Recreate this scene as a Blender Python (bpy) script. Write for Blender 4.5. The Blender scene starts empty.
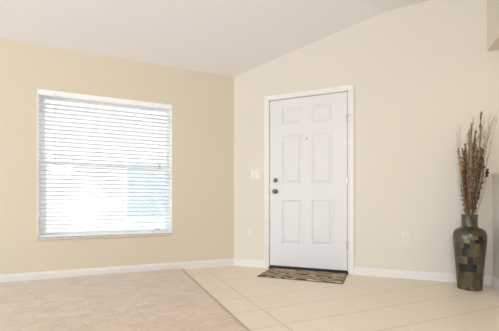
import bpy, bmesh, math, random
from mathutils import Vector, Matrix

scn = bpy.context.scene
col = scn.collection
random.seed(7)
q = math.sqrt(.5)

# ------------------------------------------------------------------ camera
PHI = math.radians(66.965)                 # angle between the view axis and the window wall
CAM = Vector((-1.438, -3.899, 0.78))
F_PX = 323.336
cd = bpy.data.cameras.new('camera')
cam = bpy.data.objects.new('camera', cd)
col.objects.link(cam)
cam.location = CAM
cam.rotation_euler = (math.pi / 2, 0, PHI - math.pi / 2)
cd.sensor_width = 36.0
cd.lens = F_PX / 499 * 36
cd.shift_y = (204.337 - 165.5) / 499
cd.clip_start = 0.02
scn.camera = cam

# ------------------------------------------------------------------ sky, sun, exposure
world = bpy.data.worlds.new('world')
scn.world = world
world.use_nodes = True
wn = world.node_tree
wn.nodes.clear()
sky = wn.nodes.new('ShaderNodeTexSky')
sky.sky_type = 'NISHITA'
sky.sun_disc = False
sky.sun_elevation = math.radians(58)
sky.sun_rotation = math.radians(180)
sky.air_density = 1.0
sky.dust_density = 3.0
bg = wn.nodes.new('ShaderNodeBackground')
bg.inputs['Strength'].default_value = 1.15
wo = wn.nodes.new('ShaderNodeOutputWorld')
hz = wn.nodes.new('ShaderNodeMix')       # thin high cloud greys the blue
hz.data_type = 'RGBA'
hz.inputs[0].default_value = .55
hz.inputs[7].default_value = (1.3, 1.3, 1.27, 1)
wn.links.new(sky.outputs[0], hz.inputs[6])
wn.links.new(hz.outputs[2], bg.inputs['Color'])
wn.links.new(bg.outputs[0], wo.inputs['Surface'])

sl = bpy.data.lights.new('sun', 'SUN')
sl.energy = 1.6
sl.angle = math.radians(1.0)
sl.color = (1.0, .96, .9)
so = bpy.data.objects.new('sun', sl)
col.objects.link(so)
so.rotation_euler = (math.radians(34), 0, math.radians(8))     # from behind this house onto the neighbour


def area(name, loc, target, sx, sy, power, color):
    l = bpy.data.lights.new(name, 'AREA')
    l.shape = 'RECTANGLE'
    l.size, l.size_y = sx, sy
    l.energy = power
    l.color = color
    o = bpy.data.objects.new(name, l)
    col.objects.link(o)
    o.location = loc
    o.rotation_euler = (Vector(target) - Vector(loc)).to_track_quat('-Z', 'Y').to_euler()
    return o


# unseen fill lights added to brighten the walls and ceiling
area('cool_side_fill', (-7.10, -2.9, 1.15), (0, -2.7, 1.3), 3.0, 2.0, 140, (.79, .89, 1.0))  # added cool light at an invented side opening, favours the door wall
area('warm_fill', (1.9, -4.6, 2.78), (1.2, -3.9, 0), 1.0, 1.0, 14, (1.0, .88, .66))  # added warm light without a fixture, favours the window wall
area('ceiling_fill', (-2.6, -5.2, 1.75), (-1.4, -3.6, 2.87), .6, .6, 80, (.93, .94, 1.0))  # added light aimed up to brighten the ceiling

scn.view_settings.view_transform = 'Standard'
scn.view_settings.look = 'None'
scn.view_settings.gamma = 1
scn.view_settings.use_curve_mapping = False
scn.view_settings.exposure = 0.10
scn.cycles.max_bounces = 12
scn.cycles.diffuse_bounces = 8
scn.cycles.transparent_max_bounces = 16
scn.cycles.sample_clamp_indirect = 6


# ------------------------------------------------------------------ materials
def new_mat(name):
    m = bpy.data.materials.new(name)
    m.use_nodes = True
    nt = m.node_tree
    return m, nt, nt.nodes['Principled BSDF']


def mat(name, colr, rough=.6, metal=0.0, bump=0.0, bscale=60, vary=0.0, vscale=6, spec=.5):
    m, nt, b = new_mat(name)
    b.inputs['Base Color'].default_value = (*colr, 1)
    b.inputs['Roughness'].default_value = rough
    b.inputs['Metallic'].default_value = metal
    b.inputs['Specular IOR Level'].default_value = spec
    tc = nt.nodes.new('ShaderNodeTexCoord')
    if vary:
        n = nt.nodes.new('ShaderNodeTexNoise')
        n.inputs['Scale'].default_value = vscale
        n.inputs['Detail'].default_value = 4
        nt.links.new(tc.outputs['Object'], n.inputs['Vector'])
        r = nt.nodes.new('ShaderNodeValToRGB')
        r.color_ramp.elements[0].position = .3
        r.color_ramp.elements[1].position = .7
        r.color_ramp.elements[0].color = (*[c * (1 - vary) for c in colr], 1)
        r.color_ramp.elements[1].color = (*[min(1, c * (1 + vary)) for c in colr], 1)
        nt.links.new(n.outputs[0], r.inputs[0])
        nt.links.new(r.outputs[0], b.inputs['Base Color'])
    if bump:
        n = nt.nodes.new('ShaderNodeTexNoise')
        n.inputs['Scale'].default_value = bscale
        n.inputs['Detail'].default_value = 3
        nt.links.new(tc.outputs['Object'], n.inputs['Vector'])
        bp = nt.nodes.new('ShaderNodeBump')
        bp.inputs['Strength'].default_value = bump
        bp.inputs['Distance'].default_value = .004
        nt.links.new(n.outputs[0], bp.inputs['Height'])
        nt.links.new(bp.outputs[0], b.inputs['Normal'])
    return m


M_wall = mat('cream_wall_paint', (.70, .655, .575), .75, bump=.12, bscale=90, spec=.2)
M_wall_tan = mat('tan_wall_tone', (.665, .605, .475), .75, bump=.12, bscale=90, spec=.2)  # window wall toned tanner than the other walls
M_ceil = mat('ceiling_paint', (.82, .815, .82), .9, bump=.25, bscale=45, spec=.1)
M_trim = mat('white_trim_paint', (.75, .735, .71), .4, vary=.01)
M_door = mat('white_door_paint', (.71, .71, .72), .42, vary=.01, spec=.4)
M_sill = mat('white_marble_sill', (.62, .56, .52), .3, vary=.08, vscale=20)
M_plate = mat('white_plastic_plate', (.74, .70, .68), .35, vary=.01)
M_slot = mat('dark_slot_plastic', (.12, .11, .10), .5, vary=.05)
M_bronze = mat('aged_nickel', (.20, .175, .135), .3, metal=.85, vary=.1, vscale=40)
M_hinge = mat('satin_nickel', (.50, .48, .44), .35, metal=.8, vary=.05, vscale=40)
M_thresh = mat('dark_bronze_threshold', (.045, .028, .022), .5, metal=.3, vary=.1)
M_vinyl = mat('white_window_vinyl', (.88, .88, .87), .4, vary=.01)
M_cord = mat('white_cord', (.62, .62, .60), .7, vary=.03)
M_gravel = mat('pale_concrete_ground', (.50, .49, .45), .95, vary=.2, vscale=3, bump=.2)
M_stucco = mat('white_stucco', (.60, .60, .585), .9, bump=.3, bscale=30, vary=.02)
M_shade = mat('grey_window_glass', (.34, .38, .41), .3, vary=.08, vscale=2)
M_rooftile = mat('grey_roof_shingle', (.35, .33, .31), .9, vary=.15, vscale=12)

# slats: white faux wood, slightly translucent
M_slat, nt, b = new_mat('white_blind_slat')
b.inputs['Base Color'].default_value = (.86, .86, .85, 1)
b.inputs['Roughness'].default_value = .45
tr = nt.nodes.new('ShaderNodeBsdfTranslucent')
tr.inputs['Color'].default_value = (.95, .95, .94, 1)
mx = nt.nodes.new('ShaderNodeMixShader')
mx.inputs[0].default_value = .6
nt.links.new(b.outputs[0], mx.inputs[1])
nt.links.new(tr.outputs[0], mx.inputs[2])
nt.links.new(mx.outputs[0], nt.nodes['Material Output'].inputs['Surface'])

# window glass
M_strip = mat('tan_carpet_edge', (.46, .36, .27), .6, vary=.1, vscale=10)
M_glass, nt, b = new_mat('clear_window_glass')
tp = nt.nodes.new('ShaderNodeBsdfTransparent')
tp.inputs['Color'].default_value = (.93, .95, .95, 1)
gl = nt.nodes.new('ShaderNodeBsdfGlossy')
gl.inputs['Roughness'].default_value = .02
mx = nt.nodes.new('ShaderNodeMixShader')
mx.inputs[0].default_value = .06
nt.links.new(tp.outputs[0], mx.inputs[1])
nt.links.new(gl.outputs[0], mx.inputs[2])
nt.links.new(mx.outputs[0], nt.nodes['Material Output'].inputs['Surface'])


def math_node(nt, op, a, b=None, c=None):
    n = nt.nodes.new('ShaderNodeMath')
    n.operation = op
    for i, v in enumerate((a, b, c)):
        if v is None:
            continue
        if isinstance(v, (int, float)):
            n.inputs[i].default_value = v
        else:
            nt.links.new(v, n.inputs[i])
    return n.outputs[0]


def mixc(nt, fac, a, b):
    n = nt.nodes.new('ShaderNodeMix')
    n.data_type = 'RGBA'
    for i, v in ((0, fac), (6, a), (7, b)):
        if isinstance(v, (int, float)):
            n.inputs[i].default_value = v
        elif isinstance(v, tuple):
            n.inputs[i].default_value = (*v, 1)
        else:
            nt.links.new(v, n.inputs[i])
    return n.outputs[2]


# ceramic tile: 33 cm grid, object coordinates are world metres
TILE = .3275
M_tile, nt, b = new_mat('cream_ceramic_tile')
tc = nt.nodes.new('ShaderNodeTexCoord')
sp = nt.nodes.new('ShaderNodeSeparateXYZ')
nt.links.new(tc.outputs['Object'], sp.inputs[0])
ux = math_node(nt, 'DIVIDE', math_node(nt, 'ADD', sp.outputs[0], .413 + 40 * TILE), TILE)
uy = math_node(nt, 'DIVIDE', math_node(nt, 'ADD', sp.outputs[1], 1.722 + 40 * TILE), TILE)
dist = []
for u in (ux, uy):
    f = math_node(nt, 'FRACT', u)
    dist.append(math_node(nt, 'ABSOLUTE', math_node(nt, 'SUBTRACT', math_node(nt, 'FRACT', math_node(nt, 'ADD', u, .5)), .5)))
dm = math_node(nt, 'MINIMUM', dist[0], dist[1])
grout = nt.nodes.new('ShaderNodeMapRange')
grout.inputs['From Min'].default_value = .009
grout.inputs['From Max'].default_value = .018
grout.inputs['To Min'].default_value = 1
grout.inputs['To Max'].default_value = 0
nt.links.new(dm, grout.inputs['Value'])
cv = nt.nodes.new('ShaderNodeCombineXYZ')
nt.links.new(math_node(nt, 'FLOOR', ux), cv.inputs[0])
nt.links.new(math_node(nt, 'FLOOR', uy), cv.inputs[1])
wnz = nt.nodes.new('ShaderNodeTexWhiteNoise')
nt.links.new(cv.outputs[0], wnz.inputs['Vector'])
nz = nt.nodes.new('ShaderNodeTexNoise')
nz.inputs['Scale'].default_value = 5
nz.inputs['Detail'].default_value = 6
nt.links.new(tc.outputs['Object'], nz.inputs['Vector'])
c1 = mixc(nt, nz.outputs[0], (.75, .655, .52), (.80, .715, .585))
c2 = mixc(nt, math_node(nt, 'MULTIPLY', wnz.outputs[0], .35), c1, (.75, .655, .525))
near = math_node(nt, 'LESS_THAN', math_node(nt, 'ABSOLUTE', math_node(nt, 'SUBTRACT', ux, 40.0)), .1)
isx = math_node(nt, 'LESS_THAN', dist[0], dist[1])
wx_ = math_node(nt, 'ADD', math_node(nt, 'MULTIPLY', near, .38), .17)    # the border joint is stained darkest
wt = math_node(nt, 'ADD', math_node(nt, 'MULTIPLY', isx, wx_), math_node(nt, 'MULTIPLY', math_node(nt, 'SUBTRACT', 1.0, isx), .48))
c3 = mixc(nt, math_node(nt, 'MULTIPLY', grout.outputs[0], wt), c2, (.40, .32, .21))
nt.links.new(c3, b.inputs['Base Color'])
b.inputs['Roughness'].default_value = .38
b.inputs['Specular IOR Level'].default_value = .4
bp = nt.nodes.new('ShaderNodeBump')
bp.inputs['Strength'].default_value = .4
bp.inputs['Distance'].default_value = .002
nt.links.new(math_node(nt, 'SUBTRACT', 1, grout.outputs[0]), bp.inputs['Height'])
nt.links.new(bp.outputs[0], b.inputs['Normal'])

# carpet: pile speckle and broad brushed streaks
M_carpet, nt, b = new_mat('beige_carpet_pile')
tc = nt.nodes.new('ShaderNodeTexCoord')
mp = nt.nodes.new('ShaderNodeMapping')
mp.inputs['Rotation'].default_value = (0, 0, .5)
mp.inputs['Scale'].default_value = (1.8, 3.6, 1)
nt.links.new(tc.outputs['Object'], mp.inputs[0])
n1 = nt.nodes.new('ShaderNodeTexNoise')
n1.inputs['Scale'].default_value = 3.6
n1.inputs['Detail'].default_value = 5
n1.inputs['Distortion'].default_value = 1.2
nt.links.new(mp.outputs[0], n1.inputs['Vector'])
n2 = nt.nodes.new('ShaderNodeTexNoise')
n2.inputs['Scale'].default_value = 48
n2.inputs['Detail'].default_value = 8
nt.links.new(tc.outputs['Object'], n2.inputs['Vector'])
r1 = nt.nodes.new('ShaderNodeMapRange')
r1.inputs['From Min'].default_value = .35
r1.inputs['From Max'].default_value = .65
nt.links.new(n1.outputs[0], r1.inputs['Value'])
ca = mixc(nt, r1.outputs[0], (.47, .37, .275), (.69, .565, .44))
cb = mixc(nt, n2.outputs[0], (.42, .325, .235), (.73, .61, .485))
nt.links.new(mixc(nt, .5, ca, cb), b.inputs['Base Color'])
b.inputs['Roughness'].default_value = 1
b.inputs['Specular IOR Level'].default_value = .05
b.inputs['Sheen Weight'].default_value = .3
bp = nt.nodes.new('ShaderNodeBump')
bp.inputs['Strength'].default_value = .8
bp.inputs['Distance'].default_value = .006
nt.links.new(math_node(nt, 'ADD', n2.outputs[0], n1.outputs[0]), bp.inputs['Height'])
nt.links.new(bp.outputs[0], b.inputs['Normal'])

# door mat: brown and cream animal stripes
M_mat, nt, b = new_mat('striped_mat_pile')
tc = nt.nodes.new('ShaderNodeTexCoord')
mp = nt.nodes.new('ShaderNodeMapping')
mp.inputs['Rotation'].default_value = (0, 0, .30)
mp.inputs['Scale'].default_value = (4.6, 11.0, 1)
nt.links.new(tc.outputs['Object'], mp.inputs[0])
wv = nt.nodes.new('ShaderNodeTexWave')
wv.bands_direction = 'Y'
wv.inputs['Scale'].default_value = .62
wv.inputs['Distortion'].default_value = 13
wv.inputs['Detail'].default_value = 1.5
wv.inputs['Detail Scale'].default_value = 1.3
nt.links.new(mp.outputs[0], wv.inputs['Vector'])
rp = nt.nodes.new('ShaderNodeValToRGB')
e = rp.color_ramp.elements
e[0].position = .22
e[0].color = (.065, .044, .024, 1)
e[1].position = .72
e[1].color = (.50, .41, .28, 1)
k = e.new(.45)
k.color = (.19, .125, .07, 1)
nt.links.new(wv.outputs['Fac'], rp.inputs[0])
nt.links.new(rp.outputs[0], b.inputs['Base Color'])
b.inputs['Roughness'].default_value = .95
bp = nt.nodes.new('ShaderNodeBump')
bp.inputs['Strength'].default_value = .5
bp.inputs['Distance'].default_value = .004
nt.links.new(wv.outputs['Fac'], bp.inputs['Height'])
nt.links.new(bp.outputs[0], b.inputs['Normal'])
M_matback = mat('dark_rubber_edge', (.05, .035, .022), .8, vary=.1)


# ------------------------------------------------------------------ mesh helpers
def quad(bm, pts):
    return bm.faces.new([bm.verts.new(p) for p in pts])


def hexa(bm, lo, hi):
    """prism between two 4-point loops"""
    a = [bm.verts.new(p) for p in lo]
    c = [bm.verts.new(p) for p in hi]
    bm.faces.new(a[::-1])
    bm.faces.new(c)
    for i in range(4):
        bm.faces.new((a[i], a[(i + 1) % 4], c[(i + 1) % 4], c[i]))


def box(bm, x0, x1, y0, y1, z0, z1):
    hexa(bm, [(x0, y0, z0), (x1, y0, z0), (x1, y1, z0), (x0, y1, z0)],
         [(x0, y0, z1), (x1, y0, z1), (x1, y1, z1), (x0, y1, z1)])


def bbox_bevel(x0, x1, y0, y1, z0, z1, w=.003, seg=2):
    bm = bmesh.new()
    box(bm, x0, x1, y0, y1, z0, z1)
    bmesh.ops.bevel(bm, geom=bm.edges[:], offset=w, segments=seg, affect='EDGES', profile=.5)
    return bm


def tube(bm, pts, r, n=6, caps=True):
    rings = []
    pts = [Vector(p) for p in pts]
    for i, p in enumerate(pts):
        t = (pts[min(i + 1, len(pts) - 1)] - pts[max(i - 1, 0)]).normalized()
        ref = Vector((0, 0, 1)) if abs(t.z) < .9 else Vector((1, 0, 0))
        u = t.cross(ref).normalized()
        v = t.cross(u)
        rr = r[i] if isinstance(r, (list, tuple)) else r
        rings.append([bm.verts.new(p + u * rr * math.cos(2 * math.pi * k / n) + v * rr * math.sin(2 * math.pi * k / n)) for k in range(n)])
    for a, c in zip(rings, rings[1:]):
        for k in range(n):
            bm.faces.new((a[k], a[(k + 1) % n], c[(k + 1) % n], c[k]))
    if caps:
        bm.faces.new(rings[0][::-1])
        bm.faces.new(rings[-1])


def lathe(bm, prof, n=32, axis='Z', origin=(0, 0, 0)):
    o = Vector(origin)
    rings = []
    for r, h in prof:
        ring = []
        for k in range(n):
            a = 2 * math.pi * k / n
            c, s = math.cos(a), math.sin(a)
            p = {'Z': Vector((r * c, r * s, h)), 'Y': Vector((r * c, h, r * s)), 'X': Vector((h, r * c, r * s))}[axis]
            ring.append(bm.verts.new(o + p))
        rings.append(ring)
    for a, c in zip(rings, rings[1:]):
        for k in range(n):
            bm.faces.new((a[k], a[(k + 1) % n], c[(k + 1) % n], c[k]))
    bm.faces.new(rings[0][::-1])
    bm.faces.new(rings[-1])


def obj(name, bm, m, parent=None, smooth=False, xf=None):
    if xf is not None:
        bm.transform(xf)
    bmesh.ops.recalc_face_normals(bm, faces=bm.faces[:])
    me = bpy.data.meshes.new(name)
    bm.to_mesh(me)
    bm.free()
    for mm in (m if isinstance(m, (list, tuple)) else [m]):
        me.materials.append(mm)
    if smooth:
        for p in me.polygons:
            p.use_smooth = True
    o = bpy.data.objects.new(name, me)
    col.objects.link(o)
    if parent:
        o.parent = parent
    return o


def struct(name, bm, m, label=None, **kw):
    o = obj(name, bm, m, **kw)
    o['kind'] = 'structure'
    if label:
        o['label'] = label
        o['category'] = name.split('_')[0]
    return o


def thing(name, label, cat, loc=(0, 0, 0), rotz=0, group=None, kind=None):
    o = bpy.data.objects.new(name, None)
    col.objects.link(o)
    o.location = loc
    o.rotation_euler = (0, 0, rotz)
    o['label'] = label
    o['category'] = cat
    if group:
        o['group'] = group
    if kind:
        o['kind'] = kind
    return o


DW = Matrix.Rotation(math.radians(-45), 4, 'Z')   # door-wall frame: x along wall, -y into the room
R45 = math.radians(-45)
HC, RUN, HT = 2.415, 1.315, 2.868                 # vaulted ceiling: low side, run, flat height


def ceil_z(y):
    return HC + (HT - HC) * min(max(-y, 0), RUN) / RUN


# ------------------------------------------------------------------ room shell
XL, YB, XR = -7.0, -6.6, 3.1
bm = bmesh.new()
box(bm, XL - .2, XR + .2, YB - .2, .2, -.12, 0)
struct('floor', bm, M_tile, 'cream ceramic tile floor with thin tan grout lines')

CX = -.663
bm = bmesh.new()
cxs = [XL] + [XL + .02] + [CX - .05, CX - .025, CX - .012, CX - .006]
cz = [.004, .018, .018, .016, .010, .001]
cys = [(YB, 0), (YB + .02, 1), (-.052, 1), (-.034, .8), (-.022, .35), (-.014, 0)]
gv = [[bm.verts.new((x, y, .001 + (z - .001) * f)) for x, z in zip(cxs, cz)] for y, f in cys]
for j in range(len(cys) - 1):
    for i in range(len(cxs) - 1):
        bm.faces.new((gv[j][i], gv[j][i + 1], gv[j + 1][i + 1], gv[j + 1][i]))
struct('floor_carpet', bm, M_carpet, 'beige cut pile carpet under the window up to the tile', smooth=True)
struct('trim_2', bbox_bevel(CX - .007, CX + .006, YB, -.014, 0, .006, .002), M_strip, 'thin tan strip added for the dark tucked edge of the carpet')  # added strip draws the dark shading line of the tucked carpet edge

# window wall
WX0, WX1, WZ0, WZ1 = -2.142, -.782, .417, 1.963
WT = .20
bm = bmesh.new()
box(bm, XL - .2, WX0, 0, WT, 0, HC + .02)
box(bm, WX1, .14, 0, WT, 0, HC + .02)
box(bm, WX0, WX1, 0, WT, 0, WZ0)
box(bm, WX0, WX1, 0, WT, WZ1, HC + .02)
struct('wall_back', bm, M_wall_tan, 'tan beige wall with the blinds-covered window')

# door wall with its doorway, profile follows the ceiling
DS0, DS1 = .488, 1.402
OS0, OS1, OZ = DS0 - .012, DS1 + .012, 2.06
SE = 4.35


def wall_piece(bm, s0, s1, z0, t=.15):
    za, zb = ceil_z(-s0 * q) + .01, ceil_z(-s1 * q) + .01
    hexa(bm, [(s0, 0, z0), (s1, 0, z0), (s1, t, z0), (s0, t, z0)],
         [(s0, 0, za), (s1, 0, zb), (s1, t, zb), (s0, t, za)])


bm = bmesh.new()
kk = RUN / q
wall_piece(bm, 0, OS0, 0)
wall_piece(bm, OS0, OS1, OZ)
wall_piece(bm, OS1, kk, 0)
wall_piece(bm, kk, SE, 0)
struct('wall_entry', bm, M_wall, 'pale beige angled wall with the white front door', xf=DW)

# side partition: half wall below, header above, an opening between
SP = 2.704
bm = bmesh.new()
box(bm, SP + .045, SP + .165, -1.9, 0, 0, 1.05)
box(bm, SP, SP + .20, -2.1, -1.9, 0, 2.87)
struct('wall_half', bm, M_wall, 'beige half wall right of the tall vase', xf=DW)
bm = bbox_bevel(SP + .035, SP + .175, -1.9, 0, 1.05, 1.075, .005)
struct('trim_1', bm, M_trim, 'white cap on the half wall', xf=DW)
bm = bmesh.new()
box(bm, SP, SP + .20, -1.9, 0, 2.26, 2.87)
struct('wall_header', bm, M_wall, 'beige header hanging above the half wall', xf=DW)

# outer walls behind and beside the camera
bm = bmesh.new()
PY0, PY1, PZ = -4.5, -1.3, 2.2  # opening invented to admit the side fill light
box(bm, XL - .2, XL, YB - .2, PY0, 0, HT + .02)
box(bm, XL - .2, XL, PY1, .2, 0, HT + .02)
box(bm, XL - .2, XL, PY0, PY1, PZ, HT + .02)
struct('wall_left', bm, M_wall)
bm = bmesh.new()
box(bm, XR, XR + .2, YB - .2, -2.6, 0, HT + .02)
struct('wall_right', bm, M_wall)
bm = bmesh.new()
box(bm, XL, XR, YB - .2, YB, 0, HT + .02)
struct('wall_front', bm, M_wall)
bm = bmesh.new()
for y0, y1 in ((PY0, PY0 + .05), (-2.93, -2.87), (PY1 - .05, PY1)):
    box(bm, XL - .19, XL - .13, y0, y1, 0, PZ)
box(bm, XL - .19, XL - .13, PY0, PY1, PZ - .05, PZ)
struct('window_2', bm, M_vinyl)  # frame of the invented opening, out of view

# ceiling: sloped part rising from the window wall, then flat
bm = bmesh.new()
x0, x1 = XL - .2, XR + .2
sl_ = (HT - HC) / RUN
prof = [(.2, HC - .2 * sl_), (-RUN + .10, HT - .10 * sl_), (-RUN + .03, HT - .012), (-RUN - .06, HT), (YB - .2, HT),
        (YB - .2, HT + .12), (-RUN, HT + .12), (.2, HC + .1)]
a = [bm.verts.new((x0, y, z)) for y, z in prof]
c = [bm.verts.new((x1, y, z)) for y, z in prof]
bm.faces.new(a)
bm.faces.new(c[::-1])
for i in range(len(prof)):
    j = (i + 1) % len(prof)
    bm.faces.new((a[i], a[j], c[j], c[i]))
struct('ceiling', bm, M_ceil, 'white vaulted ceiling sloping up from the window wall')


# ------------------------------------------------------------------ baseboards
def base_run(name, x0, x1, label, xf=None, h=.085, t=.014, c0=0, c1=0, z0=0):
    """moulded board along local x, room side at -y"""
    pr = [(0, z0), (-t, z0), (-t, h - .022), (-t * .62, h - .014), (-t * .55, h - .004), (-t * .3, h), (0, h)]
    bm = bmesh.new()
    a = [bm.verts.new((x0 - c0 * y, y, z)) for y, z in pr]
    c = [bm.verts.new((x1 + c1 * y, y, z)) for y, z in pr]
    bm.faces.new(a)
    bm.faces.new(c[::-1])
    for i in range(len(pr)):
        j = (i + 1) % len(pr)
        bm.faces.new((a[i], a[j], c[j], c[i]))
    return struct(name, bm, M_trim, label, xf=xf)


T8 = math.tan(math.radians(22.5))
base_run('baseboard_back', XL, 0, 'white baseboard under the window', c1=T8, h=.088)
base_run('baseboard_entry', 0, .424, 'short white baseboard between the corner and the door', xf=DW, c0=T8)
base_run('baseboard_right', 1.466, SP + .045, 'white baseboard right of the front door', xf=DW)
base_run('baseboard_half', 0.014, 1.9, 'white baseboard on the half wall',
         xf=DW @ Matrix.Translation((SP + .045, 0, 0)) @ Matrix.Rotation(-math.pi / 2, 4, 'Z'))

# ------------------------------------------------------------------ front door
door = thing('door_1', 'white six panel front door with a knob and deadbolt', 'door', (0, 0, 0), R45, kind='structure')
LZ0, LZ1 = .036, 2.045
YF = .004                         # face of the leaf, slightly behind the wall plane
panels = []
for z0, z1 in ((.292, .832), (1.015, 1.612), (1.742, 1.940)):
    for u0, u1 in ((.152, .404), (.511, .763)):
        panels.append((DS0 + u0, DS0 + u1, z0, z1))


def leaf_mesh():
    """leaf with six moulded recesses cut in its face"""
    bm = bmesh.new()
    xs = sorted({DS0, DS1} | {v for p in panels for v in p[:2]})
    zs = sorted({LZ0, LZ1} | {v for p in panels for v in p[2:]})
    for i in range(len(xs) - 1):
        for j in range(len(zs) - 1):
            xa, xb, za, zb = xs[i], xs[i + 1], zs[j], zs[j + 1]
            if any(abs(p[0] - xa) < 1e-6 and abs(p[1] - xb) < 1e-6 and abs(p[2] - za) < 1e-6 and abs(p[3] - zb) < 1e-6 for p in panels):
                # sloping sides of the recess
                m, d = .020, .011
                o_ = [(xa, YF, za), (xb, YF, za), (xb, YF, zb), (xa, YF, zb)]
                i_ = [(xa + m, YF + d, za + m), (xb - m, YF + d, za + m), (xb - m, YF + d, zb - m), (xa + m, YF + d, zb - m)]
                for k in range(4):
                    quad(bm, [o_[k], o_[(k + 1) % 4], i_[(k + 1) % 4], i_[k]])
                quad(bm, i_)
            else:
                quad(bm, [(xa, YF, za), (xb, YF, za), (xb, YF, zb), (xa, YF, zb)])
    bmesh.ops.remove_doubles(bm, verts=bm.verts[:], dist=1e-5)
    yb = YF + .042
    quad(bm, [(DS0, yb, LZ0), (DS0, yb, LZ1), (DS1, yb, LZ1), (DS1, yb, LZ0)])
    for pa, pb in (((DS0, LZ0), (DS1, LZ0)), ((DS1, LZ0), (DS1, LZ1)), ((DS1, LZ1), (DS0, LZ1)), ((DS0, LZ1), (DS0, LZ0))):
        quad(bm, [(pa[0], YF, pa[1]), (pb[0], YF, pb[1]), (pb[0], yb, pb[1]), (pa[0], yb, pa[1])])
    return bm


leaf = obj('door_leaf', leaf_mesh(), M_door, door)
for p in panels:                  # raised fields inside the recesses
    bm = bmesh.new()
    m = .030
    xa, xb, za, zb = p[0] + m, p[1] - m, p[2] + m, p[3] - m
    g = .020
    yb_, yf_ = YF + .0115, YF + .001
    hexa(bm, [(xa, yb_, za), (xb, yb_, za), (xb, yb_, zb), (xa, yb_, zb)],
         [(xa + g, yf_, za + g), (xb - g, yf_, za + g), (xb - g, yf_, zb - g), (xa + g, yf_, zb - g)])
    obj('panel', bm, M_door, leaf)

# jamb, casing, threshold
bm = bmesh.new()
box(bm, OS0, DS0 - .005, .001, .149, 0, OZ)
box(bm, DS1 + .005, OS1, .001, .149, 0, OZ)
box(bm, OS0, OS1, .001, .149, LZ1 + .005, OZ)
for x0, x1 in ((DS0 - .005, DS0 + .014), (DS1 - .014, DS1 + .005)):
    box(bm, x0, x1, YF + .045, YF + .06, 0, LZ1 + .005)
box(bm, DS0, DS1, YF + .045, YF + .06, LZ1 - .012, LZ1 + .006)
obj('door_jamb', bm, M_trim, door)
# dark strip filling the gap round the leaf
bm = bmesh.new()
box(bm, DS0 - .005, DS0, YF + .02, YF + .045, LZ0, LZ1 + .005)
box(bm, DS1, DS1 + .005, YF + .02, YF + .045, LZ0, LZ1 + .005)
box(bm, DS0, DS1, YF + .02, YF + .045, LZ1, LZ1 + .005)
obj('gap_strip', bm, M_slot, door)


def casing_bm():
    """mitred colonial casing swept round the doorway"""
    bm = bmesh.new()
    w = .060
    pr = [(0, 0), (0, -.009), (.010, -.012), (.020, -.010), (.044, -.016), (w - .004, -.018), (w, -.015), (w, 0)]
    i0, i1, zt = OS0 + .002, OS1 - .002, OZ - .006
    loops = []
    for (bx_, bz_, dx, dz) in ((i0, 0, -1, 0), (i0, zt, -1, 1), (i1, zt, 1, 1), (i1, 0, 1, 0)):
        loops.append([bm.verts.new((bx_ + dx * u, v, bz_ + dz * u)) for u, v in pr])
    for a, c in zip(loops, loops[1:]):
        for i in range(len(pr)):
            j = (i + 1) % len(pr)
            bm.faces.new((a[i], a[j], c[j], c[i]))
    bm.faces.new(loops[0])
    bm.faces.new(loops[-1][::-1])
    return bm


obj('door_casing', casing_bm(), M_trim, door)
bm = bmesh.new()
hexa(bm, [(OS0 + .002, -.03, 0), (OS1 - .002, -.03, 0), (OS1 - .002, .145, 0), (OS0 + .002, .145, 0)],
     [(OS0 + .002, -.022, .012), (OS1 - .002, -.022, .012), (OS1 - .002, .145, .024), (OS0 + .002, .145, .024)])
obj('threshold', bm, M_thresh, door)
bm = bmesh.new()
box(bm, DS0 + .002, DS1 - .002, YF + .006, YF + .036, .016, LZ0)
obj('door_sweep', bm, M_thresh, door)

# knob and deadbolt
kx = DS0 + .072
bm = bmesh.new()
lathe(bm, [(.029, 0), (.029, -.006), (.025, -.010), (.012, -.013), (.010, -.030), (.015, -.036), (.023, -.044), (.025, -.054), (.022, -.063), (.013, -.069), (.004, -.0705)], 28, 'Y', (kx, YF, .936))
knob = obj('door_knob', bm, M_bronze, door, True)
knob['label'] = 'round dark metal knob'
bm = bmesh.new()
lathe(bm, [(.027, 0), (.027, -.008), (.024, -.014), (.014, -.016), (.012, -.017)], 28, 'Y', (kx, YF, 1.073))
db = obj('deadbolt', bm, M_bronze, door, True)
obj('thumb_turn', bbox_bevel(kx - .006, kx + .006, YF - .034, YF - .014, 1.052, 1.094, .003), M_bronze, db)
bm = bmesh.new()
box(bm, DS0 - .006, DS0 + .0015, YF - .0015, YF + .018, .908, .964)
obj('latch_plate', bm, M_bronze, door)
bm = bmesh.new()
lathe(bm, [(.0085, 0), (.0085, -.003), (.005, -.005), (.0045, -.003)], 18, 'Y', (DS0 + .455, YF, 1.552))
obj('peephole', bm, M_bronze, leaf, True)
for z in (1.752, 1.050, .318):
    bm = bmesh.new()
    hx = DS1 + .003
    for k in range(5):
        za = z - .046 + k * .0186
        lathe(bm, [(.0065, za), (.0065, za + .0176)], 12, 'Z', (hx, YF - .007, 0))
    box(bm, hx - .018, hx + .010, YF - .0025, YF + .001, z - .046, z + .046)
    obj('hinge', bm, M_hinge, door)
# door guard bar beside the top hinge
bm = bmesh.new()
box(bm, DS1 - .002, DS1 + .040, -.022, -.0165, 1.772, 1.782)
obj('hinge_stop', bm, M_hinge, door)

# ------------------------------------------------------------------ window and its frame
win = thing('window_1', 'white single hung window behind the blind', 'window', (0, 0, 0), 0, kind='structure')
FY0, FY1 = .115, .175
bm = bmesh.new()
fw_ = .020
box(bm, WX0, WX0 + fw_, FY0, FY1, WZ0, WZ1)
box(bm, WX1 - fw_, WX1, FY0, FY1, WZ0, WZ1)
box(bm, WX0 + fw_, WX1 - fw_, FY0, FY1, WZ1 - fw_, WZ1)
box(bm, WX0 + fw_, WX1 - fw_, FY0, FY1, WZ0, WZ0 + fw_)
obj('window_frame', bm, M_vinyl, win)
MZ = 1.225


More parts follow.
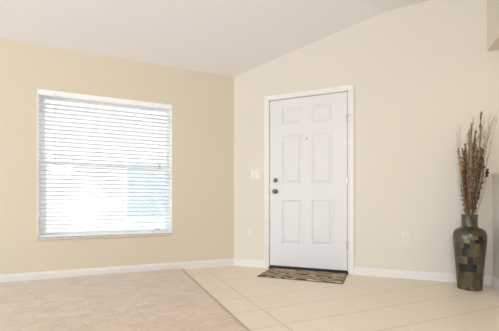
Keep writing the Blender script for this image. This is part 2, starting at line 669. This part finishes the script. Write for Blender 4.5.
def sash(z0, z1, y0, y1, w):
    bm = bmesh.new()
    xa, xb = WX0 + fw_, WX1 - fw_
    box(bm, xa, xa + w, y0, y1, z0, z1)
    box(bm, xb - w, xb, y0, y1, z0, z1)
    box(bm, xa + w, xb - w, y0, y1, z1 - .038, z1)
    box(bm, xa + w, xb - w, y0, y1, z0, z0 + .045)
    s = obj('sash', bm, M_vinyl, win)
    bm = bmesh.new()
    ym = (y0 + y1) / 2
    box(bm, xa + w, xb - w, ym - .002, ym + .002, z0 + .045, z1 - .038)
    obj('pane', bm, M_glass, s)
    return s


sash(MZ - .02, WZ1 - fw_, .150, .172, .025)
low = sash(WZ0 + fw_, MZ + .02, .120, .145, .038)
obj('sash_lift', bbox_bevel(-.965, -.90, .100, .1195, .475, .492, .003), M_shade, low)
obj('sash_lock', bbox_bevel(-1.49, -1.43, .105, .1195, MZ - .01, MZ + .012, .003), M_vinyl, low)
bm = bmesh.new()
for x0_, x1_ in ((WX0, WX0 + .006), (WX1 - .006, WX1)):
    box(bm, x0_, x1_, 0, FY0, WZ0, WZ1)
box(bm, WX0 + .006, WX1 - .006, 0, FY0, WZ1 - .005, WZ1)
obj('window_return', bm, M_vinyl, win)
bm = bbox_bevel(WX0 - .004, WX1 + .004, -.018, FY0, WZ0 - .004, WZ0 + .018, .004)
obj('window_sill', bm, M_sill, win)

# ------------------------------------------------------------------ blind
blind = thing('window_blind', 'white horizontal slat blind hanging inside the window recess', 'blind', ((WX0 + WX1) / 2, .036, WZ0 + .018))
bw = (WX1 - WX0) / 2 - .0085
zt = WZ1 - WZ0 - .018
hb = bbox_bevel(-bw, bw, -.026, .026, zt - .045, zt - .002, .003)
obj('headrail', hb, M_vinyl, blind)
obj('valance', bbox_bevel(-bw, bw, -.038, -.030, zt - .052, zt - .002, .003), M_vinyl, blind)
PITCH = .0435
nsl = int((zt - .075 - .035) / PITCH)
bmS = bmesh.new()
ns = 6
tilt = math.radians(-12)
rows = []
for sgn in (1, -1):
    row = []
    for k in range(ns + 1):
        v = -.025 + .05 * k / ns
        c_ = .0022 * (1 - (v / .025) ** 2)
        row.append((v * math.cos(tilt), v * math.sin(tilt) + c_ + sgn * .0013))
    rows.append(row)
loop = rows[0] + rows[1][::-1]
a = [bmS.verts.new((-bw, y, z)) for y, z in loop]
c = [bmS.verts.new((bw, y, z)) for y, z in loop]
bmS.faces.new(a)
bmS.faces.new(c[::-1])
for i in range(len(loop)):
    j = (i + 1) % len(loop)
    bmS.faces.new((a[i], a[j], c[j], c[i]))
first = obj('slat', bmS, M_slat, blind)
first.location.z = .045
for k in range(1, nsl):
    s = first.copy()
    col.objects.link(s)
    s.location.z = .045 + k * PITCH
obj('bottom_rail', bbox_bevel(-bw, bw, -.025, .025, .004, .020, .003), M_vinyl, blind)
for x in (-.47, 0, .47):
    bm = bmesh.new()
    for y in (-.0265, .0265):
        tube(bm, [(x, y, .012), (x, y, zt - .04)], .0009, 5)
    obj('ladder_cord', bm, M_cord, blind)
bm = bmesh.new()
wx = -1.985 - (WX0 + WX1) / 2
tube(bm, [(wx, -.046, zt - .03), (wx, -.048, zt - .12), (wx, -.050, zt - .72)], .0035, 8)
lathe(bm, [(.003, zt - .79), (.0055, zt - .78), (.0055, zt - .72), (.003, zt - .71)], 8, 'Z', (wx, -.050, 0))
obj('tilt_wand', bm, M_cord, blind, True)
cx_ = -.935 - (WX0 + WX1) / 2
for dx in (0, .012):
    bm = bmesh.new()
    zz = zt - .70 - dx * 2
    tube(bm, [(cx_ + dx, -.043, zt - .04), (cx_ + dx, -.046, zz)], .0012, 6)
    lc = obj('lift_cord', bm, M_cord, blind)
    bm = bmesh.new()
    lathe(bm, [(.002, zz + .005), (.007, zz - .028), (.0075, zz - .040), (.003, zz - .044)], 10, 'Z', (cx_ + dx, -.046, 0))
    obj('tassel', bm, M_hinge, lc, True)


# ------------------------------------------------------------------ switches and outlets
def plate(name, label, cat, s, z, w, h, kind):
    t = thing(name, label, cat, tuple(DW @ Vector((s, 0, z))), R45)
    obj('cover_plate', bbox_bevel(-w / 2, w / 2, -.006, 0, -h / 2, h / 2, .0025), M_plate, t)
    if kind == 'switch':
        for dx in (-.023, .023):
            obj('rocker', bbox_bevel(dx - .0165, dx + .0165, -.010, -.005, -.033, .033, .0015), M_plate, t)
        for dx in (-.023, .023):
            for dz in (-.048, .048):
                bm = bmesh.new()
                lathe(bm, [(.003, -.0055), (.003, -.0068)], 10, 'Y', (dx, 0, dz))
                obj('screw', bm, M_hinge, t)
    else:
        for dz in (-.0195, .0195):
            so_ = obj('socket', bbox_bevel(-.0165, .0165, -.009, -.005, dz - .0135, dz + .0135, .003), M_plate, t)
            bm = bmesh.new()
            for dx in (-.0065, .0065):
                box(bm, dx - .0013, dx + .0013, -.0096, -.0088, dz - .001, dz + .008)
            lathe(bm, [(.0026, -.0088), (.0026, -.0096)], 10, 'Y', (0, 0, dz - .007))
            obj('slots', bm, M_slot, so_)
        bm = bmesh.new()
        lathe(bm, [(.003, -.0055), (.003, -.0068)], 10, 'Y', (0, 0, 0))
        obj('screw', bm, M_hinge, t)
    return t


plate('light_switch', 'white double light switch plate left of the front door', 'light switch', .298, 1.155, .118, .118, 'switch')
plate('wall_outlet', 'white wall outlet low beside the room corner, left of the door', 'outlet', .240, .428, .072, .118, 'outlet')
plate('wall_outlet', 'white wall outlet low on the wall between door and vase', 'outlet', 1.992, .428, .076, .120, 'outlet')

# ------------------------------------------------------------------ door mat
mt = thing('door_mat', 'brown and cream animal striped mat on the tile at the front door', 'mat',
           tuple(DW @ Vector((.957, -.268, 0))), R45)
bm = bmesh.new()
NX, NY = 46, 22
hw, hd = .445, .232
grid = []
for j in range(NY + 1):
    row = []
    for i in range(NX + 1):
        x = -hw + 2 * hw * i / NX
        y = -hd + 2 * hd * j / NY
        edge = min(hw - abs(x), hd - abs(y))
        z = .007 + .008 * min(1, edge / .02) + .0025 * math.sin(x * 9 + y * 4) * min(1, edge / .05)
        row.append(bm.verts.new((x, y, z)))
    grid.append(row)
for j in range(NY):
    for i in range(NX):
        bm.faces.new((grid[j][i], grid[j][i + 1], grid[j + 1][i + 1], grid[j + 1][i]))
rim = grid[0] + [r[-1] for r in grid[1:]] + grid[-1][::-1][1:] + [r[0] for r in grid[::-1][1:-1]]
low_ = [bm.verts.new((v.co.x, v.co.y, .003)) for v in rim]
for i in range(len(rim)):
    j = (i + 1) % len(rim)
    bm.faces.new((rim[i], low_[i], low_[j], rim[j]))
bm.faces.new(low_)
obj('mat_pile', bm, M_mat, mt, True)
obj('mat_backing', bbox_bevel(-hw - .004, hw + .004, -hd - .004, hd + .004, 0, .007, .002), M_matback, mt)

# ------------------------------------------------------------------ vase
fwd = Vector((math.cos(PHI), math.sin(PHI), 0))
rgt = Vector((math.sin(PHI), -math.cos(PHI), 0))
VB = Vector((1.632, -1.952, 0)) - rgt * .026
vase = thing('floor_vase', 'tall brown and grey patchwork vase standing in the right corner', 'vase', VB,
             math.atan2(VB.y - CAM.y, VB.x - CAM.x) - math.pi / 2)
# in the vase frame +x runs to the right as seen, -y faces the camera


def glaze(name, colr, rough=.28, v=.35):
    return mat(name, colr, rough, vary=v, vscale=28, bump=.15, bscale=70, spec=.5)


GL = [glaze('glaze_olive', (.060, .048, .024)), glaze('glaze_brown', (.050, .033, .016)),
      glaze('glaze_grey', (.080, .073, .048)), glaze('glaze_black', (.010, .010, .010), .2),
      glaze('glaze_ochre', (.110, .078, .034)), glaze('glaze_silver', (.155, .15, .115), .3)]
prof = [(.092, 0), (.099, .006), (.1, .03), (.104, .10), (.109, .17), (.115, .24), (.121, .31), (.127, .38), (.131, .43), (.133, .465),
        (.132, .495), (.127, .52), (.117, .540), (.100, .555), (.080, .564), (.066, .570), (.0635, .578), (.0625, .61), (.0625, .65),
        (.064, .672), (.065, .682), (.063, .686), (.057, .684), (.055, .676), (.054, .59), (.060, .55), (.08, .50), (.08, .35)]
NSEG = 96
bm = bmesh.new()
rings = []
for r, z in prof:
    rings.append([bm.verts.new((r * math.cos(2 * math.pi * k / NSEG), r * math.sin(2 * math.pi * k / NSEG), z)) for k in range(NSEG)])
rnd = random.Random(4)
zb = [0, .045, .08, .12, .15, .19, .235, .265, .30, .34, .37, .41, .44, .475, .505]
cellcol = {}
forced = [  # (x across -1..1, z, glaze) as the photo shows them on the side facing the camera
    (-.28, .38, 3), (-.22, .33, 3), (.15, .27, 3), (.20, .21, 3), (-.45, .19, 3), (.62, .48, 3), (.60, .44, 3),
    (-.35, .03, 5), (-.30, .09, 2), (.02, .03, 4), (.05, .08, 4), (-.45, .47, 2), (-.20, .45, 5), (-.55, .40, 2), (-.1, .13, 2), (.1, .40, 0), (.35, .35, 4), (-.5, .28, 2)]
for a, c in zip(rings, rings[1:]):
    for k in range(NSEG):
        f = bm.faces.new((a[k], a[(k + 1) % NSEG], c[(k + 1) % NSEG], c[k]))
        zc = (a[0].co.z + c[0].co.z) / 2
        band = sum(1 for t in zb if zc > t)
        sh = (band * 3) % 6
        cell = (band, (k + sh) // 5)
        if cell not in cellcol:
            ang = 2 * math.pi * ((cell[1] * 5 + 2.5 - sh) / NSEG)
            gi = rnd.choices([0, 1, 2, 3, 4], [5, 4, 2.6, .8, 1.6])[0]
            if math.sin(ang) < 0:
                near = min(forced, key=lambda t: ((t[0] - math.cos(ang)) * 1.3) ** 2 + ((t[1] - zc) * 5) ** 2)
                dd = ((near[0] - math.cos(ang)) * 1.3) ** 2 + ((near[1] - zc) * 5) ** 2
                if dd < .05:
                    gi = near[2]
                elif gi == 3:
                    gi = 0
            cellcol[cell] = gi
        g = cellcol[cell]
        if .495 < zc < .574 and a[0].co.z < .58:
            g = 1 if zc > .54 else 0
        if zc >= .574:
            g = 2 if (k // 8) % 3 else 0
        f.material_index = g
bm.faces.new(rings[0][::-1])
bm.faces.new(rings[-1])
body = obj('vase_body', bm, GL, vase, True)
for zz, rr in ((.572, .0655), (.679, .0652)):
    bm = bmesh.new()
    n = 64
    tor = []
    for k in range(n):
        A = 2 * math.pi * k / n
        tor.append([bm.verts.new(((rr + .003 * math.cos(B)) * math.cos(A), (rr + .003 * math.cos(B)) * math.sin(A), zz + .003 * math.sin(B))) for B in [2 * math.pi * m_ / 8 for m_ in range(8)]])
    for k in range(n):
        for m_ in range(8):
            bm.faces.new((tor[k][m_], tor[(k + 1) % n][m_], tor[(k + 1) % n][(m_ + 1) % 8], tor[k][(m_ + 1) % 8]))
    obj('neck_ring', bm, GL[1], vase, True)

# ------------------------------------------------------------------ dried stalks in the vase
S_dark = mat('dark_dried_stem', (.075, .042, .026), .8, vary=.3, vscale=30)
S_red = mat('reddish_dried_stem', (.19, .095, .045), .8, vary=.3, vscale=30)
S_pale = mat('pale_dried_grass', (.33, .27, .18), .9, vary=.2, vscale=30)
S_grey = mat('grey_dried_plume', (.36, .31, .23), .95, vary=.2, vscale=30)
H_brown = mat('brown_seed_heads', (.175, .080, .030), .8, vary=.55, vscale=45)
H_ochre = mat('ochre_seed_heads', (.33, .185, .070), .8, vary=.5, vscale=45)
H_dark = mat('dark_seed_heads', (.060, .030, .014), .8, vary=.3, vscale=60)
rn = random.Random(11)
FLAT = math.atan2(rgt.y, rgt.x)


def bead(bm, p, r, stretch=1.5, axis=None):
    ax = (axis or Vector((0, 0, 1))).normalized()
    u = ax.cross(Vector((.3, .9, .1))).normalized()
    v = ax.cross(u)
    top = bm.verts.new(p + ax * r * stretch)
    bot = bm.verts.new(p - ax * r * stretch)
    ring = [bm.verts.new(p + u * r * math.cos(k * math.pi / 2.5) + v * r * math.sin(k * math.pi / 2.5)) for k in range(5)]
    for k in range(5):
        bm.faces.new((ring[k], ring[(k + 1) % 5], top))
        bm.faces.new((ring[(k + 1) % 5], ring[k], bot))


def stalk(name, label, cat, group, tipx, tipy, tipz, style, smat, hmat, h0=.35):
    """stem from inside the neck to its tip; x across, y away, in the vase frame"""
    t = thing(name, label, cat, VB, FLAT, group)
    nx = max(-.04, min(.04, tipx * .22 + rn.uniform(-.02, .02)))
    ny = max(-.04, min(.04, tipy * .30 + rn.uniform(-.02, .02)))
    b0 = Vector((-nx * .9, -ny * .9, .36))
    b1 = Vector((nx, ny, .685))
    b2 = Vector((tipx, tipy, tipz))
    bend = Vector((rn.uniform(-.02, .02), rn.uniform(-.012, .012), 0))

    def P(u):
        if u < .25:
            return b0.lerp(b1, u / .25)
        w = (u - .25) / .75
        return b1.lerp(b2, w) + bend * math.sin(w * math.pi)
    N = 12
    pts = [P(i / N) for i in range(N + 1)]
    r0 = {'plume': .0018, 'reed': .0022}.get(style, .0026)
    bm = bmesh.new()
    tube(bm, pts, [r0 * (1 - .6 * i / N) for i in range(N + 1)], 5)
    obj('stem', bm, smat, t)
    if style == 'reed':
        bm = bmesh.new()          # narrow dry leaves along the stem
        for k in range(7):
            u = .4 + .085 * k
            p = P(u)
            A = rn.uniform(0, 6.28)
            dx = Vector((math.cos(A) * .022, math.sin(A) * .022, rn.uniform(.07, .12)))
            sd = Vector((-math.sin(A), math.cos(A), 0)) * .0024
            mid = p + dx * .5 + Vector((math.cos(A), math.sin(A), 0)) * .003
            tp_ = p + dx
            up = Vector((math.cos(A), math.sin(A), 0)) * .0006
            vs = [bm.verts.new(x_) for x_ in (p - sd * .4, p + sd * .4, mid + sd, tp_, mid - sd)]
            vt = [bm.verts.new(x_.co + up) for x_ in vs]
            bm.faces.new(vs)
            bm.faces.new(vt[::-1])
            for i in range(5):
                j = (i + 1) % 5
                bm.faces.new((vs[i], vs[j], vt[j], vt[i]))
        obj('leaves', bm, smat, t)
        return t
    bm = bmesh.new()
    cnt = {'seed': 250, 'spike': 260, 'plume': 55}[style]
    for k in range(cnt):
        u = h0 + (1 - h0) * (k + rn.random()) / cnt
        p = P(u)
        A = rn.uniform(0, 6.28)
        out = Vector((math.cos(A), math.sin(A), 0))
        if style == 'plume':      # fine awns sweeping up from the stem
            L = rn.uniform(.018, .038)
            e_ = p + out * L * .45 + Vector((0, 0, L))
            tube(bm, [p, e_], [.0011, .0005], 3)
            bead(bm, e_, .0022, 2.2)
            continue
        clump = .55 + .45 * math.sin(u * (90 if style == 'seed' else 75) + tipx * 40)
        R = ({'seed': .021, 'spike': .015}[style]) * (.35 + .65 * clump) * (1 - .5 * max(0, u - .8) / .2)
        p2 = p + out * R * rn.uniform(.3, 1)
        bead(bm, p2, rn.uniform(.0030, .0060) * (.7 + .4 * clump), 1.4, out + Vector((0, 0, 1.2)))
    obj('seed_head', bm, hmat, t)
    return t


LB = {'seed': ('seeded_stalk', 'brown seed covered dried stalk massed in the middle of the vase', 'dried stalk', 'brown seeded stalks in the vase'),
      'plume': ('dried_plume', 'thin grey feathery dried grass fanning above the vase', 'dried grass', 'grey feathery grasses in the vase'),
      'reed': ('dried_reed', 'slim straw coloured dried reed with narrow leaves in the vase', 'dried reed', 'straw coloured reeds in the vase')}
# three tall spikes that stand out
stalk('seed_spike', 'tallest beaded brown seed spike rising from the vase', 'dried stalk', None, .100, -.01, 1.635, 'spike', S_dark, H_brown, .5)
stalk('seed_spike', 'dark wispy spike leaning farthest right out of the vase', 'dried stalk', None, .186, -.05, 1.56, 'plume', S_dark, H_dark, .5)
stalk('seed_spike', 'brown upright seed spike just left of the tallest one', 'dried stalk', None, .022, .0, 1.53, 'spike', S_dark, H_brown, .5)
stalk('seed_spike', 'ochre seed spike left of centre in the vase', 'dried stalk', None, -.025, -.03, 1.47, 'spike', S_red, H_ochre, .45)
stalk('seeded_sprig', 'short sprig with an ochre seed clump sticking out left of the bunch', 'dried sprig', None, -.095, -.03, 1.165, 'seed', S_red, H_ochre, .88)
stalk('seeded_sprig', 'short sprig with a dark seed clump sticking out right of the bunch', 'dried sprig', None, .130, -.05, 1.10, 'seed', S_dark, H_dark, .88)
for i in range(30):
    fx = -1 + 2 * (i + .5) / 30
    n_, l_, c_, g_ = LB['seed']
    stalk(n_, l_, c_, g_, .012 + fx * .085 + rn.uniform(-.01, .01), rn.uniform(-.08, .06), rn.uniform(1.08, 1.46) - abs(fx) * .08, 'seed',
          rn.choice([S_dark, S_red, S_red]), rn.choice([H_brown, H_brown, H_brown, H_ochre, H_dark, H_dark]), rn.uniform(.22, .34))
for i in range(12):
    fx = -1 + 2 * (i + .5) / 12
    n_, l_, c_, g_ = LB['plume']
    stalk(n_, l_, c_, g_, .04 + fx * .165 + rn.uniform(-.012, .012), rn.uniform(-.10, .04), rn.uniform(1.40, 1.60) - .05 * (fx < 0), 'plume', S_grey, S_grey, .45)
for i in range(10):
    fx = -1 + 2 * (i + .5) / 10
    n_, l_, c_, g_ = LB['reed']
    stalk(n_, l_, c_, g_, .045 + fx * .14 + rn.uniform(-.012, .012), rn.uniform(-.10, .04), rn.uniform(1.25, 1.52), 'reed', S_pale, S_pale)

# ------------------------------------------------------------------ outdoors beyond the window
bm = bmesh.new()
box(bm, -30, 26, .45, 40, -.3, -.15)
struct('ground', bm, M_gravel, 'pale ground outside the window')
NY_ = 6.2
nb = thing('neighbour_house', 'white stucco neighbouring house seen through the blind', 'house', (-3, NY_, -.15))
bm = bmesh.new()
box(bm, -10, 9, 0, 6, 0, 4.6)
obj('house_wall', bm, M_stucco, nb)
bm = bmesh.new()
hexa(bm, [(-10.5, -.3, 4.6), (9.5, -.3, 4.6), (9.5, 6.5, 4.6), (-10.5, 6.5, 4.6)],
     [(-10.5, 2.9, 6.1), (9.5, 2.9, 6.1), (9.5, 3.1, 6.1), (-10.5, 3.1, 6.1)])
obj('house_roof', bm, M_rooftile, nb)


def ray_at(px, y):
    d = fwd + rgt * ((px - 249.5) / F_PX)
    t = (y - CAM.y) / d.y
    return CAM.x + d.x * t, t


def far_window(px0, px1, py0, py1):
    xa, ta = ray_at(px0, NY_)
    xb, tb = ray_at(px1, NY_)
    t = (ta + tb) / 2
    za = .78 - (py1 - 204.3) * t / F_PX + .15
    zb_ = .78 - (py0 - 204.3) * t / F_PX + .15
    xa += 3
    xb += 3
    bm = bmesh.new()
    for a_ in ((xa - .06, xa, za - .06, zb_ + .06), (xb, xb + .06, za - .06, zb_ + .06), (xa, xb, zb_, zb_ + .06), (xa, xb, za - .06, za)):
        box(bm, a_[0], a_[1], -.04, .01, a_[2], a_[3])
    f = obj('window', bm, M_vinyl, nb)
    bm = bmesh.new()
    box(bm, xa, xb, -.02, .0, za, zb_)
    obj('pane', bm, M_shade, f)


far_window(51, 74, 155, 169)
far_window(127, 178, 163, 218)
